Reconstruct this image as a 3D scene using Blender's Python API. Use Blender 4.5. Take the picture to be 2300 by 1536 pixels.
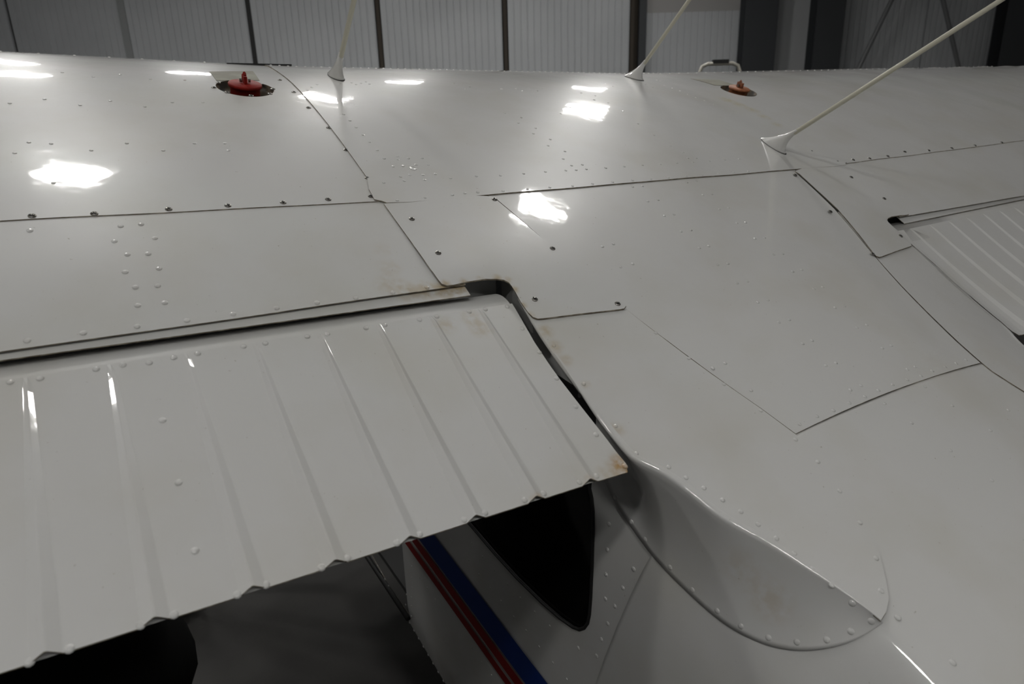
import bpy, math, random
from mathutils import Vector, Matrix
from mathutils.geometry import delaunay_2d_cdt
random.seed(7)
for o in list(bpy.data.objects): bpy.data.objects.remove(o)
S = bpy.context.scene
COL = S.collection
# ------------------------------------------------------------------ camera
EYE = 2.30                                   # camera height above the hangar floor
FPX, PITCH, YAW, ROLL = 1491.0, math.radians(17.68), math.radians(30.66), math.radians(-1.70)
CF = Vector((math.sin(YAW)*math.cos(PITCH), math.cos(YAW)*math.cos(PITCH), -math.sin(PITCH)))
CR = Vector((math.cos(YAW), -math.sin(YAW), 0)); CU = CR.cross(CF)
CR, CU = CR*math.cos(ROLL)+CU*math.sin(ROLL), -CR*math.sin(ROLL)+CU*math.cos(ROLL)
cd = bpy.data.cameras.new('camera'); cam = bpy.data.objects.new('camera', cd); COL.objects.link(cam)
cd.sensor_width = 36; cd.lens = FPX/2300*36; cd.clip_start = .05; cd.clip_end = 200
cam.matrix_world = Matrix.Translation((0, 0, EYE)) @ Matrix((CR, CU, -CF)).transposed().to_4x4()
cd.dof.use_dof = True; cd.dof.focus_distance = 1.35; cd.dof.aperture_fstop = 5.6
S.camera = cam
# ------------------------------------------------------------------ light / exposure
S.view_settings.view_transform = 'Standard'; S.view_settings.look = 'None'
S.view_settings.gamma = 1; S.view_settings.exposure = 0.12; S.view_settings.use_curve_mapping = False
wd = bpy.data.worlds.new('world'); S.world = wd; wd.use_nodes = True
wd.node_tree.nodes['Background'].inputs[0].default_value = (.6, .65, .7, 1)
wd.node_tree.nodes['Background'].inputs[1].default_value = 0.02
LAMP_POWER = 76.0                            # emission strength of the ceiling lamp diffusers
# ------------------------------------------------------------------ helpers
UP = Vector((0, 0, EYE))
def ray(px, py): return (CR*(px-1150)+CU*(768-py)+CF*FPX)/FPX
WORLD = {}
def tag(o, label=None, cat=None, group=None, kind=None):
    if label: o['label'] = label
    if cat: o['category'] = cat
    if group: o['group'] = group
    if kind: o['kind'] = kind
    return o
def empty(name, loc):
    o = bpy.data.objects.new(name, None); COL.objects.link(o); o.location = loc; o.empty_display_size = .1
    WORLD[o.name] = Vector(loc); return o
def link(name, me, org, parent=None):
    o = bpy.data.objects.new(name, me); COL.objects.link(o)
    org = Vector(org); WORLD[o.name] = org
    if parent: o.parent = parent; o.location = org - WORLD[parent.name]
    else: o.location = org
    return o
def mesh(name, V, F, mats, parent=None, midx=None, normals=None, smooth=False, org=None):
    """V in camera-relative coordinates (z=0 at the eye); stored around its own origin"""
    V = [Vector(v) for v in V]
    if org is None:
        lo = [min(v[i] for v in V) for i in range(3)]; hi = [max(v[i] for v in V) for i in range(3)]
        org = Vector(((lo[0]+hi[0])/2, (lo[1]+hi[1])/2, lo[2]))
    me = bpy.data.meshes.new(name)
    me.from_pydata([v-org for v in V], [], F)
    for m in (mats if isinstance(mats, (list, tuple)) else [mats]): me.materials.append(m)
    if midx: me.polygons.foreach_set('material_index', midx)
    if smooth or normals: me.polygons.foreach_set('use_smooth', [True]*len(me.polygons))
    me.update()
    if normals: me.normals_split_custom_set(normals)
    return link(name, me, org+UP, parent)
class MB:
    """collects simple shapes into one mesh"""
    def __init__(s): s.V = []; s.F = []
    def box(s, c, size, M=None):
        b = len(s.V); M = M or Matrix.Identity(3)
        for sx in (-.5, .5):
            for sy in (-.5, .5):
                for sz in (-.5, .5): s.V.append(Vector(c)+M@Vector((sx*size[0], sy*size[1], sz*size[2])))
        for f in ((0,1,3,2),(4,6,7,5),(0,4,5,1),(2,3,7,6),(0,2,6,4),(1,5,7,3)): s.F.append([b+i for i in f])
        return s
    def tube(s, pts, rad, n=10, caps=True):
        b = len(s.V); pts = [Vector(p) for p in pts]
        rad = rad if isinstance(rad, (list, tuple)) else [rad]*len(pts)
        prev = None
        for i, p in enumerate(pts):
            t = (pts[min(i+1, len(pts)-1)]-pts[max(i-1, 0)]).normalized()
            a = prev if prev is not None else (Vector((0,0,1)) if abs(t.z) < .9 else Vector((1,0,0)))
            x = (a-t*a.dot(t)).normalized(); y = t.cross(x); prev = x
            for k in range(n):
                an = 2*math.pi*k/n; s.V.append(p+(x*math.cos(an)+y*math.sin(an))*rad[i])
        for i in range(len(pts)-1):
            for k in range(n):
                k2 = (k+1) % n; s.F.append([b+i*n+k, b+i*n+k2, b+(i+1)*n+k2, b+(i+1)*n+k])
        if caps:
            s.F.append([b+k for k in range(n)][::-1]); s.F.append([b+(len(pts)-1)*n+k for k in range(n)])
        return s
    def lathe(s, prof, M, n=24, cap0=False, cap1=True):
        """profile [(radius, height)] turned about the local z axis of the 4x4 matrix M"""
        b = len(s.V)
        for r, h in prof:
            for k in range(n):
                an = 2*math.pi*k/n; s.V.append(M@Vector((r*math.cos(an), r*math.sin(an), h)))
        for i in range(len(prof)-1):
            for k in range(n):
                k2 = (k+1) % n; s.F.append([b+i*n+k, b+i*n+k2, b+(i+1)*n+k2, b+(i+1)*n+k])
        if cap1: s.F.append([b+(len(prof)-1)*n+k for k in range(n)])
        if cap0: s.F.append([b+k for k in range(n)][::-1])
        return s
    def prism(s, poly, d):
        """extrude a closed polygon of points by the vector d"""
        b = len(s.V); n = len(poly); poly = [Vector(p) for p in poly]; d = Vector(d)
        s.V += poly + [p+d for p in poly]
        s.F.append([b+i for i in range(n)][::-1]); s.F.append([b+n+i for i in range(n)])
        for i in range(n):
            j = (i+1) % n; s.F.append([b+i, b+j, b+n+j, b+n+i])
        return s
    def build(s, name, mat, parent=None, smooth=False, org=None):
        return mesh(name, s.V, s.F, mat, parent, smooth=smooth, org=org)
# ------------------------------------------------------------------ materials
def mat(name, col, rough=.5, metal=0, coat=0, coat_rough=.05, noise=None, bump=None, emit=None, spec=.5):
    m = bpy.data.materials.new(name); m.use_nodes = True; nt = m.node_tree; b = nt.nodes['Principled BSDF']
    b.inputs['Base Color'].default_value = (*col, 1); b.inputs['Roughness'].default_value = rough
    b.inputs['Metallic'].default_value = metal; b.inputs['Specular IOR Level'].default_value = spec
    b.inputs['Coat Weight'].default_value = coat; b.inputs['Coat Roughness'].default_value = coat_rough
    if emit: b.inputs['Emission Color'].default_value = (*emit[0], 1); b.inputs['Emission Strength'].default_value = emit[1]
    geo = nt.nodes.new('ShaderNodeNewGeometry')
    if noise:                                           # (second colour, scale, low, high)
        n = nt.nodes.new('ShaderNodeTexNoise'); n.inputs['Scale'].default_value = noise[1]; n.inputs['Detail'].default_value = 6
        r = nt.nodes.new('ShaderNodeMapRange'); r.inputs[1].default_value = noise[2]; r.inputs[2].default_value = noise[3]
        mx = nt.nodes.new('ShaderNodeMix'); mx.data_type = 'RGBA'
        mx.inputs['A'].default_value = (*col, 1); mx.inputs['B'].default_value = (*noise[0], 1)
        nt.links.new(geo.outputs['Position'], n.inputs['Vector']); nt.links.new(n.outputs[0], r.inputs[0])
        nt.links.new(r.outputs[0], mx.inputs['Factor']); nt.links.new(mx.outputs['Result'], b.inputs['Base Color'])
    if bump:                                            # (scale, distance)
        n2 = nt.nodes.new('ShaderNodeTexNoise'); n2.inputs['Scale'].default_value = bump[0]; n2.inputs['Detail'].default_value = 3
        bp = nt.nodes.new('ShaderNodeBump'); bp.inputs['Distance'].default_value = bump[1]; bp.inputs['Strength'].default_value = 1
        nt.links.new(geo.outputs['Position'], n2.inputs['Vector']); nt.links.new(n2.outputs[0], bp.inputs['Height'])
        nt.links.new(bp.outputs[0], b.inputs['Normal']); nt.links.new(bp.outputs[0], b.inputs['Coat Normal'])
    return m
def paint(name, stains=(), col=(.70, .698, .686)):
    """glossy white aircraft enamel, slightly soiled; stains = world-space rust/oil spots (x, y, z, radius, strength)"""
    m = mat(name, col, rough=.38, coat=1.0, coat_rough=.052, bump=(9, .0011), spec=.4)
    nt = m.node_tree; b = nt.nodes['Principled BSDF']; geo = [n for n in nt.nodes if n.type == 'NEW_GEOMETRY'][0]
    def noise(scale, lo, hi, detail=5):
        n = nt.nodes.new('ShaderNodeTexNoise'); n.inputs['Scale'].default_value = scale; n.inputs['Detail'].default_value = detail
        r = nt.nodes.new('ShaderNodeMapRange'); r.inputs[1].default_value = lo; r.inputs[2].default_value = hi
        nt.links.new(geo.outputs['Position'], n.inputs['Vector']); nt.links.new(n.outputs[0], r.inputs[0]); return r.outputs[0]
    def mixc(a, bcol, fac):
        mx = nt.nodes.new('ShaderNodeMix'); mx.data_type = 'RGBA'
        if isinstance(a, tuple): mx.inputs['A'].default_value = (*a, 1)
        else: nt.links.new(a, mx.inputs['A'])
        mx.inputs['B'].default_value = (*bcol, 1); nt.links.new(fac, mx.inputs['Factor']); return mx.outputs['Result']
    def mul(a, k):
        q = nt.nodes.new('ShaderNodeMath'); q.operation = 'MULTIPLY'; nt.links.new(a, q.inputs[0])
        if isinstance(k, float): q.inputs[1].default_value = k
        else: nt.links.new(k, q.inputs[1])
        return q.outputs[0]
    c = mixc(col, (col[0]*.93, col[1]*.915, col[2]*.87), noise(5, .45, .75))
    c = mixc(c, (.30, .26, .20), mul(noise(160, .74, .80, 2), .55))       # sparse specks
    for (x, y, z, r, k, sc) in stains:
        vd = nt.nodes.new('ShaderNodeVectorMath'); vd.operation = 'DISTANCE'; vd.inputs[1].default_value = (x, y, z+EYE)
        nt.links.new(geo.outputs['Position'], vd.inputs[0])
        mr = nt.nodes.new('ShaderNodeMapRange'); mr.interpolation_type = 'SMOOTHSTEP'
        mr.inputs[1].default_value = r; mr.inputs[2].default_value = r*.1; nt.links.new(vd.outputs['Value'], mr.inputs[0])
        c = mixc(c, sc, mul(mul(mr.outputs[0], noise(70, .3, .6)), k))
    nt.links.new(c, b.inputs['Base Color'])
    return m
M_EDGE = mat('grimy_sheet_edge', (.16, .13, .09), .7, noise=((.42, .38, .30), 60, .45, .7))
M_DARK = mat('dark_cavity', (.012, .012, .013), .8)
M_BLACK = mat('black_cloth', (.004, .004, .004), .95, spec=.1)
M_RUBBER = mat('black_rubber', (.012, .012, .012), .6)
M_STEEL = mat('worn_steel', (.32, .31, .29), .32, metal=1, noise=((.10, .085, .06), 300, .45, .7))
M_GLASS = mat('dark_cabin_glass', (.006, .006, .006), .08, spec=.35)
M_RED = mat('red_stripe_paint', (.24, .006, .006), .45, spec=.25)
M_BLUE = mat('blue_stripe_paint', (.004, .030, .19), .45, spec=.25)
M_CAPRED = mat('red_fuel_cap_enamel', (.30, .016, .010), .6, spec=.2, noise=((.19, .012, .008), 60, .4, .7))
M_CAPOR = mat('faded_orange_cap_enamel', (.42, .15, .06), .55, noise=((.22, .07, .03), 60, .4, .7))
M_CUP = mat('stained_filler_cup', (.16, .12, .07), .55, noise=((.03, .025, .02), 30, .35, .6))
M_PLACARD = mat('grey_placard', (.27, .265, .21), .6, spec=.25, noise=((.21, .20, .16), 14, .4, .6))
M_ROD = mat('ivory_antenna_rod', (.60, .58, .47), .4)
# ------------------------------------------------------------------ upper surface of the airframe (camera-relative)
XC = 1.18                                    # fuselage centre plane
KN = [(-4.0,-1.75),(-2.0,-1.30),(-1.0,-1.03),(-.4,-.862),(0,-.742),(.3,-.622),(.608,-.481),(.916,-.315),(1.0,-.263),(1.221,-.138),(1.42,-.038),(1.65,.062),(1.8,.117),(1.95,.160),(2.1,.190),(2.17,.1955),(2.22,.187)]
def _slopes():
    n = len(KN); h = [KN[i+1][0]-KN[i][0] for i in range(n-1)]; d = [(KN[i+1][1]-KN[i][1])/h[i] for i in range(n-1)]
    return [d[0]]+[(d[i-1]*h[i]+d[i]*h[i-1])/(h[i-1]+h[i]) for i in range(1, n-1)]+[d[-1]]
MS = _slopes()
def prof(y):
    if y <= KN[0][0]: return KN[0][1]+(y-KN[0][0])*MS[0]
    if y >= KN[-1][0]: return KN[-1][1]+(y-KN[-1][0])*MS[-1]
    i = 0
    while KN[i+1][0] < y: i += 1
    h = KN[i+1][0]-KN[i][0]; t = (y-KN[i][0])/h
    return (1+2*t)*(1-t)**2*KN[i][1]+t*(1-t)**2*h*MS[i]+t*t*(3-2*t)*KN[i+1][1]+t*t*(t-1)*h*MS[i+1]
def ss(a, b, x):
    t = min(1, max(0, (x-a)/(b-a))); return t*t*(3-2*t)
def base(x, y):
    hw = abs(x-XC); z = prof(y)
    if hw > .62: z += .0302*(hw-.62)
    return z + .14*ss(1.15, .6, y)*(.293**2-min(hw, .62)**2)
def wavy(x, y):                               # the thin skins oil-can a little
    a = .0007*math.sin(11*x+3*y+.6)*math.sin(7*y-4*x+1.1)+.0004*math.sin(23*x-5*y)*math.sin(17*y+2)
    return base(x, y)+a*ss(2.2, 1.9, y)
DIH = .0302
FLX, FLY, FLZ, FLT = .587, .677, -.475, math.tan(math.radians(30.6))
def flap_plane(x, y): return FLZ+(y-FLY)*FLT+(FLX-x)*DIH
def hit(px, py, fn, off=0.0, t0=.35, t1=4.5, ymax=2.21):
    d = ray(px, py); n = 900; p = t0
    for i in range(n+1):
        t = t0+(t1-t0)*i/n; q = d*t
        if q.y < ymax and q.z-fn(q.x, q.y)-off < 0:
            lo, hi = p, t
            for k in range(30):
                m = (lo+hi)/2; q = d*m
                if q.z-fn(q.x, q.y)-off < 0: hi = m
                else: lo = m
            return d*lo
        p = t
    return None
def grad_n(fn, x, y, e=2e-3):
    return Vector((-(fn(x+e, y)-fn(x-e, y))/(2*e), -(fn(x, y+e)-fn(x, y-e))/(2*e), 1)).normalized()
def pin(x, y, poly):
    c = False; j = len(poly)-1
    for i in range(len(poly)):
        xi, yi = poly[i]; xj, yj = poly[j]
        if (yi > y) != (yj > y) and x < (xj-xi)*(y-yi)/(yj-yi)+xi: c = not c
        j = i
    return c
def dens(poly, step):
    out = []
    for i in range(len(poly)):
        a, b = poly[i], poly[(i+1) % len(poly)]; L = math.hypot(b[0]-a[0], b[1]-a[1]); n = max(1, int(math.ceil(L/step)))
        for k in range(n): out.append((a[0]+(b[0]-a[0])*k/n, a[1]+(b[1]-a[1])*k/n))
    return out
def smooth_poly(poly, it=1):
    for _ in range(it):
        out = []
        for i in range(len(poly)):
            a, b = poly[i], poly[(i+1) % len(poly)]
            out += [(a[0]*.75+b[0]*.25, a[1]*.75+b[1]*.25), (a[0]*.25+b[0]*.75, a[1]*.25+b[1]*.75)]
        poly = out
    return poly
def sheet(name, poly, fn, off, th, m, parent, grid=.05, holes=(), gx=None, mapf=None):
    """a thin skin panel: outline in plan, lifted on the surface fn, with real thickness and grimy edges"""
    poly = dens(poly, grid*.5); holes = [dens(h, grid*.3) for h in holes]
    gx = gx or grid
    pts = list(poly); edges = [(i, (i+1) % len(poly)) for i in range(len(poly))]
    for h in holes:
        b = len(pts); pts += h; edges += [(b+i, b+(i+1) % len(h)) for i in range(len(h))]
    x0, x1 = min(p[0] for p in poly), max(p[0] for p in poly); y0, y1 = min(p[1] for p in poly), max(p[1] for p in poly)
    bnd = list(pts)
    cell = {}
    for p in bnd: cell.setdefault((int(p[0]//grid), int(p[1]//grid)), []).append(p)
    nx, ny = max(1, int((x1-x0)/gx)), max(1, int((y1-y0)/grid))
    for i in range(1, nx):
        for j in range(1, ny):
            x, y = x0+(x1-x0)*i/nx, y0+(y1-y0)*j/ny
            if not pin(x, y, poly) or any(pin(x, y, h) for h in holes): continue
            cx, cy = int(x//grid), int(y//grid); near = False
            for a in (-1, 0, 1):
                for b in (-1, 0, 1):
                    for q in cell.get((cx+a, cy+b), ()):
                        if (q[0]-x)**2+(q[1]-y)**2 < (grid*.3)**2: near = True
            if not near: pts.append((x, y))
    vs, es, fs = delaunay_2d_cdt([Vector(p) for p in pts], edges, [], 0, 1e-7)[:3]
    F = []
    for f in fs:
        cx = sum(vs[i].x for i in f)/3; cy = sum(vs[i].y for i in f)/3
        if pin(cx, cy, poly) and not any(pin(cx, cy, h) for h in holes): F.append(list(f))
    V = []; N = []
    for v in vs:
        z = fn(v.x, v.y)+off; V.append(Vector((v.x, v.y, z))); N.append(grad_n(fn, v.x, v.y))
    for k, f in enumerate(F):
        a, b, c = (V[i] for i in f)
        if (b-a).cross(c-a).z < 0: F[k] = f[::-1]
    ln = [N[i] for f in F for i in f]; mi = [0]*len(F)
    for loop, sgn in [(poly, 1)]+[(h, -1) for h in holes]:
        n = len(loop); area = sum(loop[i][0]*loop[(i+1) % n][1]-loop[(i+1) % n][0]*loop[i][1] for i in range(n))
        if area*sgn < 0: loop = loop[::-1]
        b = len(V)
        for (x, y) in loop:
            z = fn(x, y)+off; V.append(Vector((x, y, z-2e-5))); V.append(Vector((x, y, z-th)))
        for i in range(n):
            j = (i+1) % n; f = [b+2*i, b+2*i+1, b+2*j+1, b+2*j]
            nn = (V[f[1]]-V[f[0]]).cross(V[f[3]]-V[f[0]])
            nn = nn.normalized() if nn.length > 1e-12 else Vector((0, 0, 1))
            F.append(f); mi.append(1); ln += [nn]*4
    if mapf:
        pass
    return mesh(name, V, F, [m, M_EDGE], parent, midx=mi, normals=ln)
def mir(poly): return [(2*XC-x, y) for x, y in poly]
def pxpoly(pts, fn, off=0):
    out = []
    for p in pts:
        q = hit(p[0], p[1], fn, off); out.append((q.x, q.y))
    return out
# rivets and screws ------------------------------------------------
def lathe_mesh(name, profile, n, mats, slots=None):
    b = MB(); b.lathe(profile, Matrix.Identity(4), n)
    me = bpy.data.meshes.new(name); me.from_pydata(b.V, [], b.F)
    for m in mats: me.materials.append(m)
    me.polygons.foreach_set('use_smooth', [True]*len(me.polygons))
    return me
RIV = {}
def rivet_mesh(r, m):
    k = (round(r, 4), m.name)
    if k not in RIV: RIV[k] = lathe_mesh('rivet', [(r, -.0006), (r*.93, .00022*r/.005+.0004), (r*.62, r*.30), (r*.25, r*.37)], 10, [m])
    return RIV[k]
SCR = None
def screw_mesh():
    global SCR
    if SCR is None:
        b = MB(); I = Matrix.Identity(4); r = .0058
        b.lathe([(r, -.0008), (r, .0006), (r*.85, .0015), (r*.38, .0021)], I, 12)
        me = bpy.data.meshes.new('screw'); nb = len(b.F)
        b.box((0, 0, .0020), (r*1.15, r*.26, .0005)); b.box((0, 0, .0020), (r*.26, r*1.15, .0005))
        me.from_pydata(b.V, [], b.F); me.materials.append(M_STEEL); me.materials.append(M_DARK)
        me.polygons.foreach_set('material_index', [0 if i < nb else 1 for i in range(len(b.F))])
        me.polygons.foreach_set('use_smooth', [True]*len(b.F)); SCR = me
    return SCR
def frame_at(p, n, spin=0.0):
    n = n.normalized(); x = Vector((1, 0, 0)); x = (x-n*x.dot(n)).normalized(); y = n.cross(x)
    R = Matrix((x, y, n)).transposed() @ Matrix.Rotation(spin, 3, 'Z')
    return Matrix.Translation(p) @ R.to_4x4()
def stud(name, me, p, n, parent, spin=0.0):
    o = bpy.data.objects.new(name, me); COL.objects.link(o); o.parent = parent
    Mx = frame_at(Vector(p)+UP-WORLD[parent.name], n, spin); o.location = Mx.to_translation(); o.rotation_euler = Mx.to_euler()
    return o
def rivets(pts, fn, off, parent, r=.0045, m=None, name='rivet'):
    for (px, py) in pts:
        q = hit(px, py, fn, off)
        if q is None: continue
        stud(name, rivet_mesh(r, m or M_PAINT), q, grad_n(fn, q.x, q.y), parent, random.random())
def screws(pts, fn, off, parent):
    for (px, py) in pts:
        q = hit(px, py, fn, off)
        if q is None: continue
        stud('screw', screw_mesh(), q, grad_n(fn, q.x, q.y), parent, random.random()*3)
def rivet_stuff(name, pts3, parent, r=.0042):
    b = MB()
    for p, n in pts3: b.lathe([(r, -.0005), (r*.9, .0006), (r*.6, r*.30), (r*.25, r*.37)], frame_at(Vector(p), n), 7)
    return tag(b.build(name, M_PAINT, parent, smooth=True), kind='stuff')
tan_ = (.46, .34, .16); rust_ = (.45, .24, .04)
M_PAINT = paint('white_enamel')
c0 = hit(1403, 1048, flap_plane); c1 = hit(1327, 1085, flap_plane); c2 = hit(1205, 1122, flap_plane)
M_FLAP = paint('white_enamel_flap', [(*c0, .034, .95, rust_), (*c1, .016, .8, rust_), (*c2, .014, .6, rust_), *[(*hit(x, y, flap_plane), .03, .35, tan_) for x, y in ((1060, 715), (1080, 740), (1370, 1065), (1000, 730))]])
M_SKIN = paint('white_enamel_aft_skin', [(*hit(x, y, base), r, k, tan_) for x, y, r, k in ((1030, 640, .035, .9), (1000, 648, .03, .8), (960, 650, .03, .6), (880, 640, .04, .3), (875, 600, .03, .22), (860, 560, .025, .15), (920, 655, .03, .5))])
M_FAIR = paint('white_enamel_fairing', [(*hit(x, y, base), r, k, tan_) for x, y, r, k in ((1225, 745, .022, .5), (1245, 780, .022, .45), (1270, 810, .02, .35), (1385, 965, .02, .35), (1315, 865, .014, .3))])
M_PLATE = paint('white_enamel_cover', [(*hit(x, y, base), r, k, tan_) for x, y, r, k in ((1000, 640, .014, .8), (1040, 636, .014, .8), (1080, 631, .014, .8), (1115, 628, .014, .8), (1140, 634, .014, .8), (1155, 655, .014, .8), (1172, 688, .014, .8), (1190, 712, .014, .8))])
M_FILLET = paint('white_enamel_fillet', [(.72, .60, -.70, .05, .5, tan_), (.71, .52, -.72, .05, .7, tan_), (.71, .46, -.71, .045, .6, tan_), (.66, .52, -.60, .05, .25, tan_), (.68, .48, -.63, .05, .3, tan_)])
M_TRAIL = paint('white_enamel_fuel_trail', [(*hit(x, y, base, .004), r, k, (.55, .47, .22)) for x, y, r, k in ((1632, 224, .04, .55), (1660, 234, .04, .5), (1690, 246, .04, .5), (1718, 262, .035, .5), (1745, 279, .03, .45))])
# ------------------------------------------------------------------ hangar
RH = Vector((math.sin(YAW), math.cos(YAW), 0)); RR = Vector((math.cos(YAW), -math.sin(YAW), 0))
RM = Matrix((RR, RH, Vector((0, 0, 1)))).transposed()
def rm(r, h, z): return RR*r+RH*h+Vector((0, 0, z))
FLOOR, CEIL, WD = -EYE, 4.9, 14.5
def wall_r(px, py, D=WD):
    d = ray(px, py); t = D/d.dot(RH); q = d*t; return q.dot(RR), q.z
M_FLOOR = mat('stained_concrete_floor', (.036, .034, .031), .75, noise=((.016, .015, .014), 1.6, .35, .65), bump=(40, .001))
M_WALL = mat('pale_ribbed_metal', (.50, .515, .53), .55, noise=((.46, .475, .49), .8, .4, .6))
M_PALE = mat('smooth_pale_liner', (.46, .47, .48), .6)
M_COLUMN = mat('charcoal_steel_column', (.035, .038, .042), .55)
M_SEAM = mat('brown_door_seal', (.05, .04, .03), .8)
M_CEIL = mat('white_ceiling_liner', (.62, .62, .62), .7)
def plane_box(name, c, size, m):
    b = MB(); b.box(rm(*c), size, RM); return tag(b.build(name, m, None), kind='structure')
plane_box('floor', (1, 1, FLOOR-.05), (34, 32, .1), M_FLOOR)
plane_box('ceiling', (1, 1, CEIL+.05), (34, 32, .1), M_CEIL)
plane_box('wall_left', (-15.9, 1, (FLOOR+CEIL)/2), (.1, 31.6, CEIL-FLOOR-.02), M_PALE)
plane_box('wall_right', (17.9, 1, (FLOOR+CEIL)/2), (.1, 31.6, CEIL-FLOOR-.02), M_PALE)
plane_box('wall_front', (1, -14.9, (FLOOR+CEIL)/2), (33, .1, CEIL-FLOOR-.02), M_PALE)
wb = plane_box('wall_back', (1, WD+.35, (FLOOR+CEIL)/2), (33.4, .1, CEIL-FLOOR-.02), M_SEAM)
ZH = CEIL-FLOOR-.06
def ribbed(r0, r1, z0, z1, h=WD, pitch=.135, name='panel', m=None):
    """one ribbed door leaf: raised trapezoid ribs along the height"""
    n = max(2, int(round((r1-r0)/pitch))); V = []; F = []
    xs = []
    for i in range(n):
        a = r0+(r1-r0)*i/n; w = (r1-r0)/n
        xs += [(a, 0), (a+w*.80, 0), (a+w*.86, .016), (a+w*.94, .016)]
    xs.append((r1, 0))
    for x, d in xs:
        V.append(rm(x, h+d, z0)); V.append(rm(x, h+d, z1))
    for i in range(len(xs)-1): F.append([2*i, 2*i+2, 2*i+3, 2*i+1])
    b = len(V)
    V += [rm(r0, h, z0), rm(r0, h, z1), rm(r0, h+.06, z0), rm(r0, h+.06, z1), rm(r1, h, z0), rm(r1, h, z1), rm(r1, h+.06, z0), rm(r1, h+.06, z1)]
    F += [[b, b+1, b+3, b+2], [b+4, b+6, b+7, b+5]]
    return mesh(name, V, F, m or M_WALL, wb)
seams = [wall_r(x, 75)[0] for x in (-535, -255, 28, 284, 565, 852, 1135, 1420)]
gaps = [.03, .03, .03, .05, .05, .06, .06, .06]
for i in range(len(seams)-1): ribbed(seams[i]+gaps[i], seams[i+1]-gaps[i+1], FLOOR+.02, CEIL-.06)
for i, px in enumerate((565, 852, 1135, 1420)):           # dark seals standing between the leaves
    b = MB(); b.box(rm(wall_r(px, 75)[0], WD+.03, FLOOR+.02+ZH/2), (.075 if i else .10, .05, ZH), RM); b.build('door_seal', M_SEAM if i else M_RUBBER, wb)
b = MB(); b.box(rm(wall_r(284, 75)[0], WD-.01, FLOOR+.02+ZH/2), (.13, .05, ZH), RM); b.build('door_seal', mat('grey_astragal', (.30, .31, .31), .6), wb)
r, z = wall_r(1440, 80); b = MB(); b.box(rm(r, WD-.1, FLOOR+.02+ZH/2), (.14, .12, ZH), RM); b.build('door_post', M_COLUMN, wb)
r0 = wall_r(1450, 80)[0]; r1 = wall_r(1675, 80)[0]; zl = wall_r(1560, 26)[1]
ribbed(r0, r1, FLOOR+.02, zl, WD+.02)
b = MB(); b.box(rm((r0+r1)/2, WD+.05, (zl+CEIL-.06)/2), (r1-r0, .05, CEIL-.06-zl), RM); b.build('upper_panel', mat('beige_grey_panel', (.36, .35, .34), .6), wb)
def ibeam(px0, px1, h):
    """steel column with two flanges and a web"""
    ra = wall_r(px0, 100, h)[0]; rb = wall_r(px1, 100, h)[0]; w = rb-ra; zc = FLOOR+.02+ZH/2
    b = MB(); b.box(rm(ra+w*.5, h, zc), (w, .02, ZH), RM); b.box(rm(ra+w*.5, h+.34, zc), (w, .02, ZH), RM); b.box(rm(ra+w*.5, h+.17, zc), (.02, .32, ZH), RM)
    b.build('column', M_COLUMN, wb)
ibeam(1670, 1742, WD-.45); ibeam(1828, 1890, WD-.45); ibeam(2250, 2330, WD-.45)
r0 = wall_r(1690, 80)[0]; r1 = wall_r(1850, 80)[0]
b = MB(); b.box(rm((r0+r1)/2, WD+.06, FLOOR+.02+ZH/2), (r1-r0, .05, ZH), RM); b.build('liner_panel', M_PALE, wb)
q = [wall_r(x, 80)[0] for x in (1895, 2080, 2265, 2480, 2800)]
for i in range(4): ribbed(q[i], q[i+1]-.02, FLOOR+.02, CEIL-.06, WD+.05, .11)
for (a, b_) in (((2003, 0), (1925, 160)), ((2118, 0), (2155, 158))):
    ra, za = wall_r(*a, WD-.25); rb, zb = wall_r(*b_, WD-.25)
    k = (FLOOR+.6-za)/(zb-za) if zb < za else 0
    b = MB(); b.tube([rm(ra+(ra-rb)*.25, WD-.25, za+(za-zb)*.25), rm(ra+(rb-ra)*k, WD-.25, FLOOR+.6)], .045, 8); b.build('brace_rod', mat('grey_brace', (.16, .165, .17), .5), wb)
# pale tubular handrail of a work stand beyond the wing
hs = empty('work_stand', rm(*[wall_r(1617, 150, 6.4)[0], 6.4, FLOOR])+UP)
tag(hs, 'pale tubular work stand rail rising behind the right wing', 'work stand')
ra, zt = wall_r(1572, 145, 6.4); rb, zt2 = wall_r(1663, 145, 6.4); zt = wall_r(1617, 143, 6.4)[1]
M_STAND = mat('chipped_cream_tube', (.50, .48, .42), .5)
b = MB(); c = .07
b.tube([rm(ra, 6.4, FLOOR), rm(ra, 6.4, zt-c), rm(ra+c*.3, 6.4, zt-c*.3), rm(ra+c, 6.4, zt), rm(rb-c, 6.4, zt), rm(rb-c*.3, 6.4, zt-c*.3), rm(rb, 6.4, zt-c), rm(rb, 6.4, FLOOR)], .016, 8); b.build('handrail', M_STAND, hs, smooth=True)
b = MB(); b.box(rm((ra+rb)/2+.0, 6.4, zt+.018), (.14, .05, .03), RM); b.build('grip_pad', M_RUBBER, hs)
b = MB(); b.box(rm((ra+rb)/2, 6.4+.3, FLOOR+.9), (rb-ra, .55, .04), RM)
for k in (-1, 1): b.tube([rm((ra+rb)/2+k*(rb-ra)*.45, 6.9, FLOOR+.9), rm((ra+rb)/2+k*(rb-ra)*.45, 7.1, FLOOR)], .016, 8)
b.build('platform', M_STAND, hs)
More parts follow.
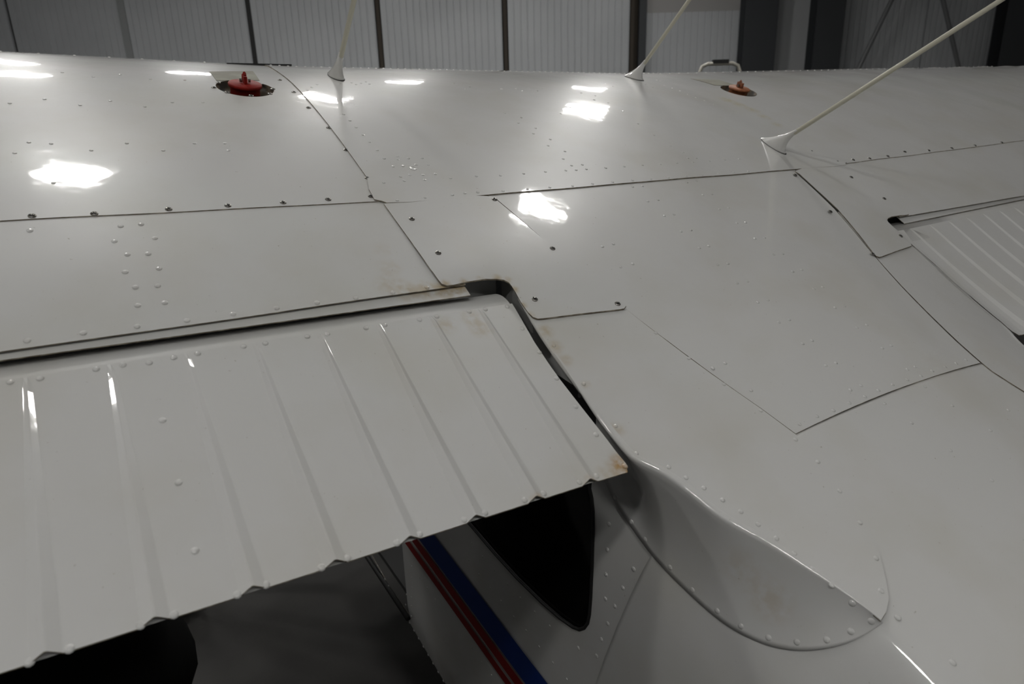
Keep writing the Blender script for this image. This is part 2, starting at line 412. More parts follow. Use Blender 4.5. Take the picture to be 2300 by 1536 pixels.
# ceiling lamps: reflections on the wing place the first ones; the rest are added for fill
M_LAMP = mat('lamp_diffuser', (.9, .9, .9), .5, emit=((1.0, .985, .95), LAMP_POWER))
M_HOUSING = mat('lamp_housing', (.5, .5, .5), .5)
LZ = 4.2
lamp_spots = [(-2.3, 3.75), (1.75, 4.8), (-4.6, 6.9), (-1.35, 7.3), (1.9, 8.1), (-5.9, 8.7), (-3.9, 9.5), (-1.0, 9.9), (2.0, 10.7), (.5, -2.6), (-6.2, 1.0), (-5.5, -2.2), (3.5, -4.0), (-2.2, -3.2), (6.8, -1.8), (14.0, 3.0), (12.5, -1.0), (-10.5, 7.0), (9.5, -4.5)]  # from the first rear lamp on: unseen lamps added to brighten airframe and walls
for i, (r, h) in enumerate(lamp_spots):
    c = rm(r, h, LZ)
    lo = empty('ceiling_lamp', c+UP); tag(lo, 'rectangular white high bay lamp hanging from the hangar ceiling, in a set partly added as fill light', 'lamp', 'high bay lamps under the hangar ceiling')
    b = MB(); b.box(c+Vector((0, 0, .05)), (.60, .40, .10), RM); b.build('housing', M_HOUSING, lo)
    b = MB(); b.box(c+Vector((0, 0, -.012)), (.52, .33, .012), RM); b.build('diffuser', M_LAMP, lo)
    b = MB()
    b.tube([c+Vector((0, 0, .1)), c+Vector((0, 0, CEIL-LZ))], .008, 6); b.build('hanger', M_HOUSING, lo)
# ------------------------------------------------------------------ the aeroplane
plane = empty('airplane', (XC, 1.3, 0))
tag(plane, 'glossy white high-wing light airplane with riveted skins and red and blue side stripes', 'airplane')
SEAMX = .455; XL = -4.2
def mirror_obj(o):
    """mirror copy of a built panel to the right wing (fresh mesh, flipped faces)"""
    me = o.data.copy(); wc = WORLD[o.name]
    return me, wc
# plan outlines --------------------------------------------------------
sp = [hit(x, y, base) for x, y in ((0, 498), (420, 476), (840, 455))]
yspar = lambda x: sp[0].y+(x-sp[0].x)*(sp[2].y-sp[0].y)/(sp[2].x-sp[0].x)
le = [hit(x, y, base) for x, y in ((0, 790), (520, 712), (1040, 640))]
ylip = lambda x: le[0].y+(x-le[0].x)*(le[2].y-le[0].y)/(le[2].x-le[0].x)
xr = hit(1046, 640, base).x
YF = 2.2
# aft wing skins with the fuel bay panels in front of them
cap = hit(551, 199, base)
def circle(c, r, n=36): return [(c[0]+r*math.cos(2*math.pi*i/n), c[1]+r*math.sin(2*math.pi*i/n)) for i in range(n)]
XN = -1.1                                   # fine mesh near the camera, coarse beyond
def both(name, poly, fn, off, th, m, grid, holes=(), gx=None):
    a = sheet(name, poly, fn, off, th, m, plane, grid, holes, gx)
    b = sheet(name, mir(poly), fn, off, th, m, plane, grid, [mir(h) for h in holes], gx)
    return a, b
aftL, aftR = both('aft_wing_skin', [(XN, ylip(XN)), (xr, ylip(xr)), (xr-.005, yspar(xr)+.03), (XN, yspar(XN)+.03)], wavy, 0, .0013, M_SKIN, .035)
lipb = lambda x: (hit(0, 808, base, -.005).y-hit(1057, 662, base, -.005).y)
lp0, lp1 = hit(0, 809, base, -.006), hit(1057, 663, base, -.006)
ylip2 = lambda x: lp0.y+(x-lp0.x)*(lp1.y-lp0.y)/(lp1.x-lp0.x)
lipL, lipR = both('trailing_lip', [(XN, ylip2(XN)), (lp1.x, ylip2(lp1.x)), (lp1.x-.004, ylip2(lp1.x)+.06), (XN, ylip2(XN)+.06)], base, -.006, .0015, M_SKIN, .035)
tankL, tankR = both('fuel_bay_panel', [(XN, yspar(XN)), (SEAMX+.02, yspar(SEAMX+.02)), (SEAMX+.02, YF), (XN, YF)], wavy, .0018, .0016, M_TRAIL, .035, holes=[circle((cap.x, cap.y), .064)])
both('outer_wing_skin', [(XL, ylip(XL)-.0), (XN, ylip(XN)), (XN, YF), (XL, YF)], base, 0, .0013, M_PAINT, .07, gx=.25)
# wing nose, lower skins, tips
def wing_shell(sg):
    xi = XC-sg*.58; 
    prof_n = [(2.20, None), (2.235, .176), (2.262, .15), (2.275, .115), (2.272, .08), (2.25, .04), (2.20, .0), (2.0, -.075), (1.7, -.16), (1.4, -.235), (1.2, -.285), (1.06, -.325)]
    V = []; F = []; xs = [xi+sg*(-.3), xi, XC-sg*1.5, XC-sg*3.5, XC-sg*5.38]
    for x in xs:
        d = base(x, 2.2)-prof(2.2)
        for y, z in prof_n: V.append(Vector((x, y, (prof(2.2)-.0005 if z is None else z)+d)))
    n = len(prof_n)
    for i in range(len(xs)-1):
        for k in range(n-1):
            f = [i*n+k, i*n+k+1, (i+1)*n+k+1, (i+1)*n+k]; F.append(f if sg < 0 else f[::-1])
    mesh('wing_nose_and_lower_skin', V, F, M_PAINT, plane, smooth=True)
    # rear spar web closing the wing in front of the flap
    V = []; F = []
    for x in (xi, XC-sg*5.38):
        d = base(x, 1.06)-prof(1.06); V += [Vector((x, 1.065, prof(1.065)-.004+d)), Vector((x, 1.065, -.325+d))]
    mesh('rear_spar_web', V, [[0, 1, 3, 2]], mat('grey_primer', (.45, .455, .45), .6), plane)
    # tip cap
    x = XC-sg*5.38; d = base(x, 2.2)-prof(2.2)
    pts = [Vector((x, y, prof(y)+d)) for y in [1.06+(2.2-1.06)*i/12 for i in range(13)]]+[Vector((x, y, z+d)) for y, z in prof_n[1:]]
    MB().prism(pts, (-sg*.12, 0, 0)).build('wing_tip', M_PAINT, plane)
wing_shell(1); wing_shell(-1)
# cabin roof skin -------------------------------------------------------
sj = [hit(x, y, base) for x, y in ((838, 404), (829, 430), (846, 453), (862, 460))]
left = [(SEAMX, YF), (SEAMX, sj[0].y), (sj[1].x, sj[1].y), (sj[2].x-.004, sj[2].y), (sj[2].x+.008, sj[3].y+.006), (sj[3].x+.006, sj[3].y-.001)]
yr = hit(1110, 440, base).y
rear = [(sj[3].x+.05, sj[3].y-.002), (hit(1000, 449, base).x, hit(1000, 449, base).y), (.70, yr)]
roofp = left+rear+mir(rear)[::-1]+mir(left)[::-1]
roof = sheet('cabin_roof_skin', roofp, wavy, .0042, .0022, M_TRAIL, plane, .035)
# centre panel behind the roof skin, fairings, tail deck
Gl, Gr = hit(1787, 975, base), hit(2200, 815, base)
ctr = [(.66, yr+.03)]+pxpoly([(1115, 448), (1240, 556), (1402, 692), (1500, 767), (1600, 841), (1710, 918), (1787, 975)], base)
ctr = [(min(p[0], XC), p[1]) for p in ctr]
ctrp = ctr+mir(ctr)[::-1]
centre = sheet('aft_cabin_roof_panel', ctrp, wavy, .0012, .0012, M_PAINT, plane, .03)
gapE = [(1166, 668), (1210, 745), (1245, 797), (1310, 882), (1370, 960), (1427, 1028)]
ridgePx = [(1427, 1028), (1446, 1031), (1479, 1046), (1512, 1066), (1552, 1096), (1622, 1155), (1744, 1221), (1800, 1260), (1905, 1335), (1978, 1394)]
rightPx = [(1990, 1375), (1997, 1345), (1990, 1303), (1976, 1244), (1957, 1202), (1932, 1157), (1894, 1098), (1852, 1045), (1816, 1000), (1787, 975)]
ridge = [hit(x, y, base, .0024) for x, y in ridgePx]
fair = pxpoly(gapE+ridgePx[1:]+rightPx+[(1710, 918), (1600, 841), (1500, 767), (1405, 693), (1320, 620), (1250, 563), (1180, 600)], base, .0024)
fairL, fairR = both('root_fairing', fair, base, .0024, .0018, M_FAIR, .03)
platePx = [(862, 456), (960, 446), (1060, 438), (1112, 440), (1118, 450), (1240, 556), (1330, 629), (1396, 681), (1406, 689), (1402, 695), (1390, 697), (1300, 707), (1222, 717), (1208, 718), (1197, 714), (1187, 704), (1170, 680), (1158, 658), (1150, 645), (1143, 636), (1132, 630), (1115, 627), (1090, 627), (1050, 633), (1018, 640), (1003, 641), (992, 638), (984, 629), (966, 605), (930, 552), (890, 495)]
def plate_fn(x, y): return base(x, y)+.003*ss(1.16, 1.04, y)-.004*ss(1.045, .985, y)*ss(.575, .62, abs(x-XC))
platep = pxpoly(platePx, base, .0045)
plateL, plateR = both('root_cover_plate', platep, plate_fn, .0036, .0024, M_PLATE, .025)
# ---- fuselage side surface ----
def htop(y): return base(XC-.43, y)
def hws(y, z):
    d = max(0, htop(y)-z); w = .425+.135*(1-math.exp(-d/.16))
    if y < .3: w *= 1-.10*(.3-y)
    zb = -1.50 if y > 1 else -1.50+.10*(1-y)
    if z < zb: w -= .35*(zb-z)**1.5
    return w
def side_hit(px, py, off=0.0):
    d = ray(px, py); lo, hi = .3, 5.0
    for k in range(50):
        m = (lo+hi)/2; q = d*m
        if q.x < XC-hws(q.y, q.z)-off: lo = m
        else: hi = m
    return d*lo
def side_p(y, z, off=0.0): return Vector((XC-hws(y, z)-off, y, z))
def side_n(y, z, e=2e-3):
    a = side_p(y+e, z)-side_p(y-e, z); b = side_p(y, z+e)-side_p(y, z-e); n = b.cross(a).normalized()
    return n if n.x < 0 else -n
# fillet under the fairing ridge: concave sheet from the ridge down to the side
lowPx = [(1330, 1000), (1355, 1075), (1380, 1130), (1415, 1182), (1455, 1238), (1500, 1289), (1560, 1347), (1605, 1387), (1650, 1419), (1722, 1452), (1790, 1463), (1850, 1459), (1905, 1446), (1950, 1424), (1982, 1399)]
low = [side_hit(x, y, .0016) for x, y in lowPx]
edge_top = [hit(x, y, base, .0015) for x, y in gapE[2:-1]]+[Vector(p)-Vector((0, 0, .001)) for p in ridge]
def resample(pts, n):
    L = [0]
    for a, b in zip(pts, pts[1:]): L.append(L[-1]+(b-a).length)
    out = []
    for i in range(n):
        s = L[-1]*i/(n-1); k = 0
        while k < len(L)-2 and L[k+1] < s: k += 1
        t = (s-L[k])/max(1e-9, L[k+1]-L[k]); out.append(pts[k].lerp(pts[k+1], t))
    return out
def smooth_line(pts, it=3):
    for _ in range(it): pts = [pts[0]]+[(pts[i-1]+pts[i]*2+pts[i+1])/4 for i in range(1, len(pts)-1)]+[pts[-1]]
    return pts
NU, NV = 56, 22
A = smooth_line(resample(edge_top, NU), 4); B = smooth_line(resample(low, NU), 4)
V = []; F = []
FIL = {}
for i in range(NU):
    a, b_ = A[i], B[i]; t = i/(NU-1)
    w = (a-b_).length
    ctl = (a+b_)/2+Vector((.10*w, 0, -.05*w))+Vector((.30*w, 0, .15*w))*ss(.55, .0, t)
    tg = (A[min(i+1, NU-1)]-A[max(i-1, 0)]).normalized(); outd = Vector((tg.y, -tg.x, 0)); outd = outd if outd.x < 0 else -outd
    rho = .0075*ss(.0, .25, t)*ss(1.0, .75, t)
    for k in range(5):                                     # rolled crease
        an = k/4*math.radians(95); V.append(a+Vector((0, 0, .0022))-outd*.004*(k == 0)+outd*rho*math.sin(an)+Vector((0, 0, -rho*(1-math.cos(an)))))
    a = V[-1].copy(); ctl = ctl+(a-A[i])*.5
    for k in range(5, NV):
        v = (k-4)/(NV-5); p = a*(1-v)**2+ctl*2*v*(1-v)+b_*v*v; V.append(p)
for i in range(NU-1):
    for k in range(NV-1): F.append([i*NV+k, i*NV+k+1, (i+1)*NV+k+1, (i+1)*NV+k])
# rolled hem and thickness along the lower edge
nb = len(V)
for i in range(NU): V.append(B[i]+Vector((.0022, 0, -.0001)))
for i in range(NU-1): F.append([i*NV+NV-1, nb+i, nb+i+1, (i+1)*NV+NV-1])
mi = [0]*((NU-1)*(NV-1))+[1]*(NU-1)
FILV = [v.copy() for v in V]
filL = mesh('root_fillet', V, F, [M_FILLET, M_EDGE], plane, midx=mi, smooth=True)
mesh('root_fillet', [Vector((2*XC-v.x, v.y, v.z)) for v in V], [f[::-1] for f in F], [M_FILLET, M_EDGE], plane, midx=mi, smooth=True)
def fillet_hit(px, py):
    """nearest patch point to the camera ray"""
    d = ray(px, py).normalized(); best = None
    for i in range(NU-1):
        for k in range(NV-1):
            p = (FILV[i*NV+k]+FILV[(i+1)*NV+k+1])/2; e = (p-d*p.dot(d)).length/p.length
            if best is None or e < best[0]: best = (e, i, k)
    _, i, k = best; p0 = FILV[i*NV+k]; n = (FILV[i*NV+k+1]-p0).cross(FILV[(i+1)*NV+k]-p0).normalized()
    if n.dot(d) > 0: n = -n
    return d*(p0.dot(n)/d.dot(n)), n
# folded flange hanging from the fairing edge along the flap gap
gl = smooth_line(resample([hit(x, y, base, .0015) for x, y in gapE], 24), 2)
b = MB(); n = len(gl); V2 = []; F2 = []
for i, p in enumerate(gl):
    t = i/(n-1); dep = .004+.030*math.sin(math.pi*min(1, t*1.08))**.8*(.4+.6*t)
    V2 += [p+Vector((-.0005, 0, .0015)), p+Vector((-.003, 0, -.002)), p+Vector((.004, 0, -dep*.5-.002)), p+Vector((.012, 0, -dep-.002))]
for i in range(n-1):
    for k in range(3): F2.append([i*4+k, i*4+k+1, i*4+k+5, i*4+k+4])
flL = mesh('gap_flange', V2, F2, M_FAIR, plane, smooth=True)
mesh('gap_flange', [Vector((2*XC-v.x, v.y, v.z)) for v in V2], [f[::-1] for f in F2], M_FAIR, plane, smooth=True)
q = gl[14]; hp = hit(1307, 888, base, -.012)
MB().lathe([(.0045, 0), (.0045, .0015), (.001, .0016)], frame_at(hp+Vector((-.003, 0, .001)), Vector((-.8, -.2, .5))), 12).build('drain_hole', M_DARK, flL)
# closing rib inside the wing at the flap pocket, seen through the notch
qa = hit(1135, 634, base, -.02); 
MB().prism([Vector((qa.x+.006, 1.06, -.235)), Vector((qa.x+.006, .955, -.300)), Vector((qa.x+.006, .955, -.345)), Vector((qa.x+.006, 1.06, -.34))], (.0015, 0, 0)).build('pocket_rib', mat('grey_pocket_rib', (.42, .42, .41), .5), plane)
# ---- tail cone: one lofted skin from the cabin back ----
def section(y0f):
    pass
hwl = [0, .06, .12, .18, .24, .29, .33, .36, .38, .395, .405, .413, .42, .425]
dl = [.004, .010, .018, .028, .04, .055, .075, .10, .13, .17, .22, .28, .36, .46, .58, .72, .86, 1.0, 1.1, 1.17, 1.22]
YB = -3.6
def cone_section(y):
    sc = 1 if y > .3 else 1-.10*(.3-y)
    L = [(h*sc, base(XC-h*sc, y)) for h in hwl]; zt = htop(y)
    hmax = 1.08*(1-.14*max(0, .6-y))
    L += [(hws(y, zt-d*hmax/1.24), zt-d*hmax/1.24) for d in dl]
    for _ in range(9): L = [L[0]]+[((L[i-1][0]+2*L[i][0]+L[i+1][0])/4, (L[i-1][1]+2*L[i][1]+L[i+1][1])/4) if 7 < i < 23 else L[i] for i in range(1, len(L)-1)]+[L[-1]]
    return L
sA, sB = side_hit(1460, 1250), side_hit(1338, 1533)
def y_start(i):
    if i < len(hwl): return Gl.y
    d = dl[i-len(hwl)]; y = Gl.y
    for _ in range(12):
        z = htop(y)-d*1.08*(1-.14*max(0, .6-y))/1.24
        k = ss(0, .18, d); y = Gl.y*(1-k)+k*(sA.y+(z-sA.z)*(sB.y-sA.y)/(sB.z-sA.z))
    return y
nv = len(hwl)+len(dl); NY = 46
V = []; F = []
rows = []
for j in range(NY+1):
    for sg in (-1, 1):
        pass
sec_cache = {}
def cone_pt(i, y):
    k = round(y, 4)
    if k not in sec_cache: sec_cache[k] = cone_section(y)
    return sec_cache[k][i]
idx = list(range(nv))
order = [(-1, i) for i in reversed(idx)]+[(1, i) for i in idx[1:]]     # left bottom .. top .. right bottom
for (sg, i) in order:
    ys = y_start(i)
    for j in range(NY+1):
        t = (j/NY)**1.7; y = ys+(YB-ys)*t; h, z = cone_pt(i, y)
        V.append(Vector((XC+sg*h, y, z)))
for a in range(len(order)-1):
    for j in range(NY):
        F.append([a*(NY+1)+j, a*(NY+1)+j+1, (a+1)*(NY+1)+j+1, (a+1)*(NY+1)+j])
mi = [0]*len(F); eb = len(V)
for a in range(len(order)): V.append(V[a*(NY+1)]+Vector((XC-V[a*(NY+1)].x, 0, -.9-V[a*(NY+1)].z)).normalized()*.0026)
for a in range(len(order)-1): F.append([eb+a, a*(NY+1), (a+1)*(NY+1), eb+a+1]); mi.append(1)
cone = mesh('tail_cone_skin', V, F, [M_PAINT, M_EDGE], plane, midx=mi, smooth=True)
cone.data.polygons.foreach_set('use_smooth', [m == 0 for m in mi])
# ---- forward cabin sides with window and doorway ----
winPx = [(1322, 1098), (1327, 1120), (1330, 1150), (1330, 1200), (1328, 1270), (1325, 1340), (1322, 1380), (1318, 1400), (1310, 1411), (1298, 1415), (1282, 1409), (1255, 1390), (1215, 1355), (1160, 1301), (1110, 1246), (1060, 1187)]
win = [side_hit(x, y) for x, y in winPx]
w2 = [(p.y, p.z) for p in win]
m0 = (w2[-1][1]-w2[-3][1])/(w2[-1][0]-w2[-3][0])
w2 = w2+[(1.55, w2[-1][1]+m0*(1.55-w2[-1][0])), (1.58, -.50), (1.4, -.44), (1.0, -.44), (w2[0][0]+.02, -.47)]
DY = side_hit(908, 1300).y; sill = side_hit(907, 1368).z
bz = lambda y: side_hit(915, 1390).z+(y-side_hit(915, 1390).y)*(side_hit(1000, 1536).z-side_hit(915, 1390).z)/(side_hit(1000, 1536).y-side_hit(915, 1390).y)
ysm = lambda z: sA.y+(z-sA.z)*(sB.y-sA.y)/(sB.z-sA.z)-.025
zbt = bz(ysm(-1.5))
outl = [(ysm(-.60), -.60), (ysm(zbt), zbt), (3.3, bz(3.3)), (3.3, sill+.0), (DY, sill), (DY, -.25), (1.0, -.36)]
def side_sheet(name, poly, holes, off, th, m, sg, grid=.05):
    fn = lambda y, z: -(XC-hws(y, z))                       # height field over (y, z)
    o = sheet('tmp', poly, fn, off, th, m, None, grid, holes)
    me = o.data; org = o.location-UP
    co = [v.co+org for v in me.vertices]; ln = [Vector(l.vector) for l in me.corner_normals]
    V = [Vector((-c.z if sg > 0 else 2*XC+c.z, c.x, c.y)) for c in co]
    F = [list(p.vertices) for p in me.polygons]; mi = [p.material_index for p in me.polygons]
    nr = []; 
    FF = []; k = 0
    for p in me.polygons:
        ls = list(p.loop_indices); ns = [Vector((-ln[l].z if sg > 0 else ln[l].z, ln[l].x, ln[l].y)) for l in ls]; vs = list(p.vertices)
        a, b_, c = (V[vs[i]] for i in (0, 1, 2)); 
        if (b_-a).cross(c-a).dot(ns[0]) < 0: vs = vs[::-1]; ns = ns[::-1]
        FF.append(vs); nr += ns
    bpy.data.objects.remove(o)
    return mesh(name, V, FF, [m, M_EDGE], plane, midx=mi, normals=nr)
sideL = side_sheet('cabin_side_panel', outl, [w2], -.0034, .0016, M_PAINT, 1)
sideR = side_sheet('cabin_side_panel', outl, [w2], -.0034, .0016, M_PAINT, -1)
for sg in (1, -1):
    wn = side_sheet('cabin_window', [(y, z) for y, z in w2], [], -.008, .003, M_GLASS, sg)
    ring = [side_p(y, z, -.003) for y, z in w2]
    if sg < 0: ring = [Vector((2*XC-p.x, p.y, p.z)) for p in ring]
    MB().tube(ring+[ring[0]], .0035, 6, caps=False).build('window_gasket', M_RUBBER, wn, smooth=True)
b = MB(); b.tube([side_p(DY+.0, sill-.004, .004), side_p(2.4, sill-.004, .004), side_p(3.2, sill-.004, .004)], .010, 8); b.build('door_sill_seal', M_RUBBER, plane, smooth=True)
# belly, cabin floor, firewall
MB().box((XC, 1.9, -1.585), (.96, 2.8, .02)).build('belly_skin', M_PAINT, plane)
MB().box((XC, 2.0, -1.54), (1.04, 2.5, .02)).build('cabin_floor', mat('dark_cabin_carpet', (.03, .03, .03), .9), plane)
MB().box((XC, 3.28, -.85), (1.06, .03, 1.45)).build('firewall', M_DARK, plane)
MB().prism([Vector((XC-.46, 2.3, -.02)), Vector((XC-.46, .70, -.56)), Vector((XC+.46, .70, -.56)), Vector((XC+.46, 2.3, -.02))], (0, 0, -.01)).build('headliner', M_DARK, plane)
b = MB(); b.lathe([(.47, 0), (.45, .25), (.38, .6), (.20, .9), (.05, 1.0)], Matrix.Translation((XC, 3.3, -.95)) @ Matrix.Rotation(-math.pi/2, 4, 'X'), 28, True); b.build('engine_cowl', M_PAINT, plane, smooth=True)
# stripes painted along the cabin side and tail
def stripe(name, m, top, bot):
    """top / bot: (lower edge px, upper edge px) at the two ends"""
    a0, a1 = side_hit(*top[0]), side_hit(*top[1]); b0, b1 = side_hit(*bot[0]), side_hit(*bot[1])
    V = []; F = []; n = 40
    for i in range(n+1):
        t = -.02+1.9*i/n
        y = a0.y+(b0.y-a0.y)*t
        zl = a0.z+(b0.z-a0.z)*(y-a0.y)/(b0.y-a0.y); zu = a1.z+(b1.z-a1.z)*(y-a1.y)/(b1.y-a1.y)
        if y > DY-.002: y = DY-.002
        for z in (zl, zu): V.append(side_p(y, z, .0005))
    for i in range(n): F.append([2*i, 2*i+1, 2*i+3, 2*i+2])
    return mesh(name, V, F, m, plane, smooth=True)
stripe('red_stripe', M_RED, ((914, 1225), (924.6, 1223)), ((1135.6, 1536), (1149.5, 1536)))
stripe('red_stripe', M_RED, ((929.7, 1220.5), (942, 1218)), ((1156.5, 1536), (1175.6, 1536)))
stripe('blue_stripe', M_BLUE, ((945, 1216), (978.5, 1206)), ((1181, 1536), (1230.7, 1536)))
# ---- flaps ----
ribs = [((60, 838), (107, 1488)), ((247, 811), (352, 1403)), ((416, 785), (573, 1335)), ((570, 762), (757, 1272)), ((713, 740), (924, 1219)), ((846, 722), (1071, 1169)), ((966, 705), (1206, 1124)), ((1076, 690), (1326, 1085))]
def fhit(p): return hit(p[0], p[1], flap_plane)
f0, f1 = fhit((25, 852)), fhit((1140, 683)); t0_, t1_ = fhit((0, 1512)), fhit((1325, 1086))
yfr = lambda x: f0.y+(x-f0.x)*(f1.y-f0.y)/(f1.x-f0.x)
yte = lambda x: t0_.y+(x-t0_.x)*(t1_.y-t0_.y)/(t1_.x-t0_.x)
ie = [fhit(p) for p in ((1152, 684), (1172, 718), (1210, 785), (1260, 855), (1312, 922), (1362, 985), (1382, 1012), (1404, 1036), (1413, 1049), (1408, 1056))]
bx = []
for a, b_ in ribs:
    pa, pb = fhit(a), fhit(b_); bx.append((pa.x, pb.x))
dx = (bx[3][0]-bx[0][0])/3
ex = [(bx[0][0]-dx*k, bx[0][1]-dx*k) for k in range(1, 10)][::-1]
beads = ex+bx
NR = 26
def inner_x(y):
    for a, b_ in zip(ie, ie[1:]):
        if b_.y <= y <= a.y: return a.x+(b_.x-a.x)*(a.y-y)/max(1e-9, a.y-b_.y)
    return ie[0].x if y > ie[0].y else ie[-1].x
def bead_shape(v):                                    # v: 0 front .. 1 trailing edge -> half width, height
    k = ss(0, .06, v); return .0032+.0068*v, k*(.0030+.0048*v)
def flap_mesh():
    V = []; F = []; W = None
    xo = beads[0][0]-dx*.5
    for r in range(NR+1):
        v = r/NR; row = []
        cols = [(xo, 0)]
        for (xa, xb) in beads:
            x = xa+(xb-xa)*v; hw, h = bead_shape(v)
            cols += [(x-hw*1.45, 0), (x-hw*1.30, h*.10), (x-hw*.20, h*.97), (x-hw*.05, h), (x+hw*.10, h*.97), (x+hw*1.25, h*.06), (x+hw*1.40, 0)]
        for k, (x, h) in enumerate(cols):
            y = yfr(x)+(yte(x)-yfr(x))*v; row.append(Vector((x, y, flap_plane(x, y)+h)))
        yy = yfr(.56)+(yte(.57)-.002-yfr(.56))*v
        xi = inner_x(yy); 
        for s in (.35, .7, 1):
            x = cols[-1][0]+(xi-cols[-1][0])*s; y = yfr(x)+(yte(x)-yfr(x))*v; row.append(Vector((x, y, flap_plane(x, y)-(.0012*s if v > .9 else 0))))
        W = len(row); V += row
    for r in range(NR):
        for c in range(W-1): F.append([r*W+c, (r+1)*W+c, (r+1)*W+c+1, r*W+c+1])
    # sheet thickness at the trailing edge and the inboard end
    b = len(V)
    for c in range(W): V.append(V[NR*W+c]+Vector((0, .0004, -.0016)))
    for c in range(W-1): F.append([NR*W+c, b+c, b+c+1, NR*W+c+1])
    b2 = len(V)
    for r in range(NR+1): V.append(V[r*W+W-1]+Vector((-.001, 0, -.0018)))
    for r in range(NR): F.append([r*W+W-1, (r+1)*W+W-1, b2+r+1, b2+r])
    mi = [0]*(NR*(W-1))+[1]*(W-1+NR)
    return V, F, mi
FV, FF_, FMI = flap_mesh()
flapL = mesh('wing_flap', FV, FF_, [M_FLAP, M_EDGE], plane, midx=FMI)
def up_flap(v):
    """the right flap sits flush with the wing: lift a left-flap point onto the upper surface and mirror it"""
    yy = min(v.y, yfr(v.x)); dz = base(v.x, yy)-.001-flap_plane(v.x, yy)
    return Vector((2*XC-v.x, v.y, v.z+dz))
flapR = mesh('wing_flap', [up_flap(v) for v in FV], [f[::-1] for f in FF_], [M_FLAP, M_EDGE], plane, midx=FMI)
xo = beads[0][0]-dx*.5
# curved flap nose
def flap_nose(sgn, par):
    a0 = math.radians(30.6); R = .075; pr = []
    for k in range(-2, 22):
        if k < 0: d = k*.02; pr.append((d*math.cos(a0), d*math.sin(a0)-.0012)); continue
        s = k*math.radians(7); pr.append((R*(math.sin(a0)-math.sin(a0-s)) if True else 0, R*(math.cos(a0-s)-math.cos(a0))-.0012))
    V = []; F = []; xs = [xo, -.6, 0, .3, f1.x+.006]; n = len(pr)
    for x in xs:
        y0 = yfr(x); z0 = flap_plane(x, y0)
        for dy, dz in pr: V.append(Vector((x, y0+dy, z0+dz)))
    for i in range(len(xs)-1):
        for k in range(n-1): F.append([i*n+k, (i+1)*n+k, (i+1)*n+k+1, i*n+k+1])
    F.append([(len(xs)-1)*n+k for k in range(n)])
    if sgn < 0: V = [up_flap(v) for v in V]; F = [f[::-1] for f in F]
    mesh('flap_nose', V, F, M_FLAP, par, smooth=False).data.polygons.foreach_set('use_smooth', [len(f) == 4 for f in F])
    # lower skin
    V = []; F = []
    for x in (xo, f1.x-.0, ):
        y1 = yte(x)+.004; y0 = yfr(x)+.03
        V += [Vector((x, y1, flap_plane(x, y1)-.0045)), Vector((x, y0, flap_plane(x, yfr(x))-.08))]
    xt = ie[-2].x-.012
    V[2] = Vector((xt, yte(xt)+.004, flap_plane(xt, yte(xt)+.004)-.0045))
    if sgn < 0: V = [up_flap(v) for v in V]
    mesh('flap_lower_skin', V, [[0, 1, 3, 2]], M_PAINT, par)
    # end rib
    a = ie[0]; t = ie[-2]
    pts = [Vector((a.x-.004, a.y, a.z-.004)), Vector((t.x-.012, t.y+.006, t.z-.004)), Vector((t.x-.012, t.y+.008, t.z-.008)), Vector((a.x-.004, a.y+.03, a.z-.08)), Vector((a.x-.004, a.y+.06, a.z-.02))]
    if sgn < 0: pts = [up_flap(v) for v in pts]
    MB().prism(pts, (-sgn*.0015, 0, 0)).build('flap_end_rib', M_FLAP, par)
flap_nose(1, flapL); flap_nose(-1, flapR)
# ------------------------------------------------------------------ fuel fillers
def filler(cx, cy, panel, capm):
    p = Vector((cx, cy, base(cx, cy))); n = grad_n(base, cx, cy); Mx = frame_at(p, n)
    b = MB(); b.lathe([(.064, .001), (.060, -.014), (.050, -.022), (.046, -.022)], Mx, 32, cap1=True)
    cup = b.build('filler_cup', M_CUP, panel, smooth=True)
    p = p+n*.009; Mx = frame_at(p, n)
    b = MB(); b.lathe([(.033, -.031), (.033, -.006), (.037, -.004), (.038, .001), (.036, .0035), (.0, .0045)], Mx, 32, cap1=False); c = b.build('fuel_cap', capm, cup, smooth=True)
    b = MB()
    ax = (Mx.to_3x3() @ Vector((1, 0, 0))); ay = (Mx.to_3x3() @ Vector((0, 1, 0)))
    b.box(p+n*.013-ax*.001, (.007, .026, .016), Mx.to_3x3()); b.tube([p+n*.012+ay*.004, p+n*.020+ay*.005, p+n*.025+ay*.003, p+n*.021-ay*.002], [.0055, .005, .004, .003], 8)
    b.build('cap_handle', capm, cup, smooth=False)
    b = MB()
    for k in (-1, 1): b.tube([p+n*.010+ax*k*.007, p+n*.010+ax*k*.012], .0045, 8)
    b.build('handle_pivot', M_STEEL, cup)
filler(cap.x, cap.y, tankL, M_CAPRED); filler(2*XC-cap.x, cap.y, tankR, M_CAPOR)
pl = pxpoly([(470, 161), (568, 160), (583, 181), (486, 181)], base, .002)
sheet('placard', pl, base, .0026, .0008, M_PLACARD, tankL, .03)
rp = mir(pl); sheet('placard', rp, base, .0026, .0008, M_PLACARD, tankR, .03)
# black seal strip lying on the crest beside the cap
y0 = 2.10; b = MB()
b.box(((.355+.53)/2, y0, base(.45, y0)+.0035), (.175, .02, .004)); b.build('crest_seal_strip', M_RUBBER, tankL)
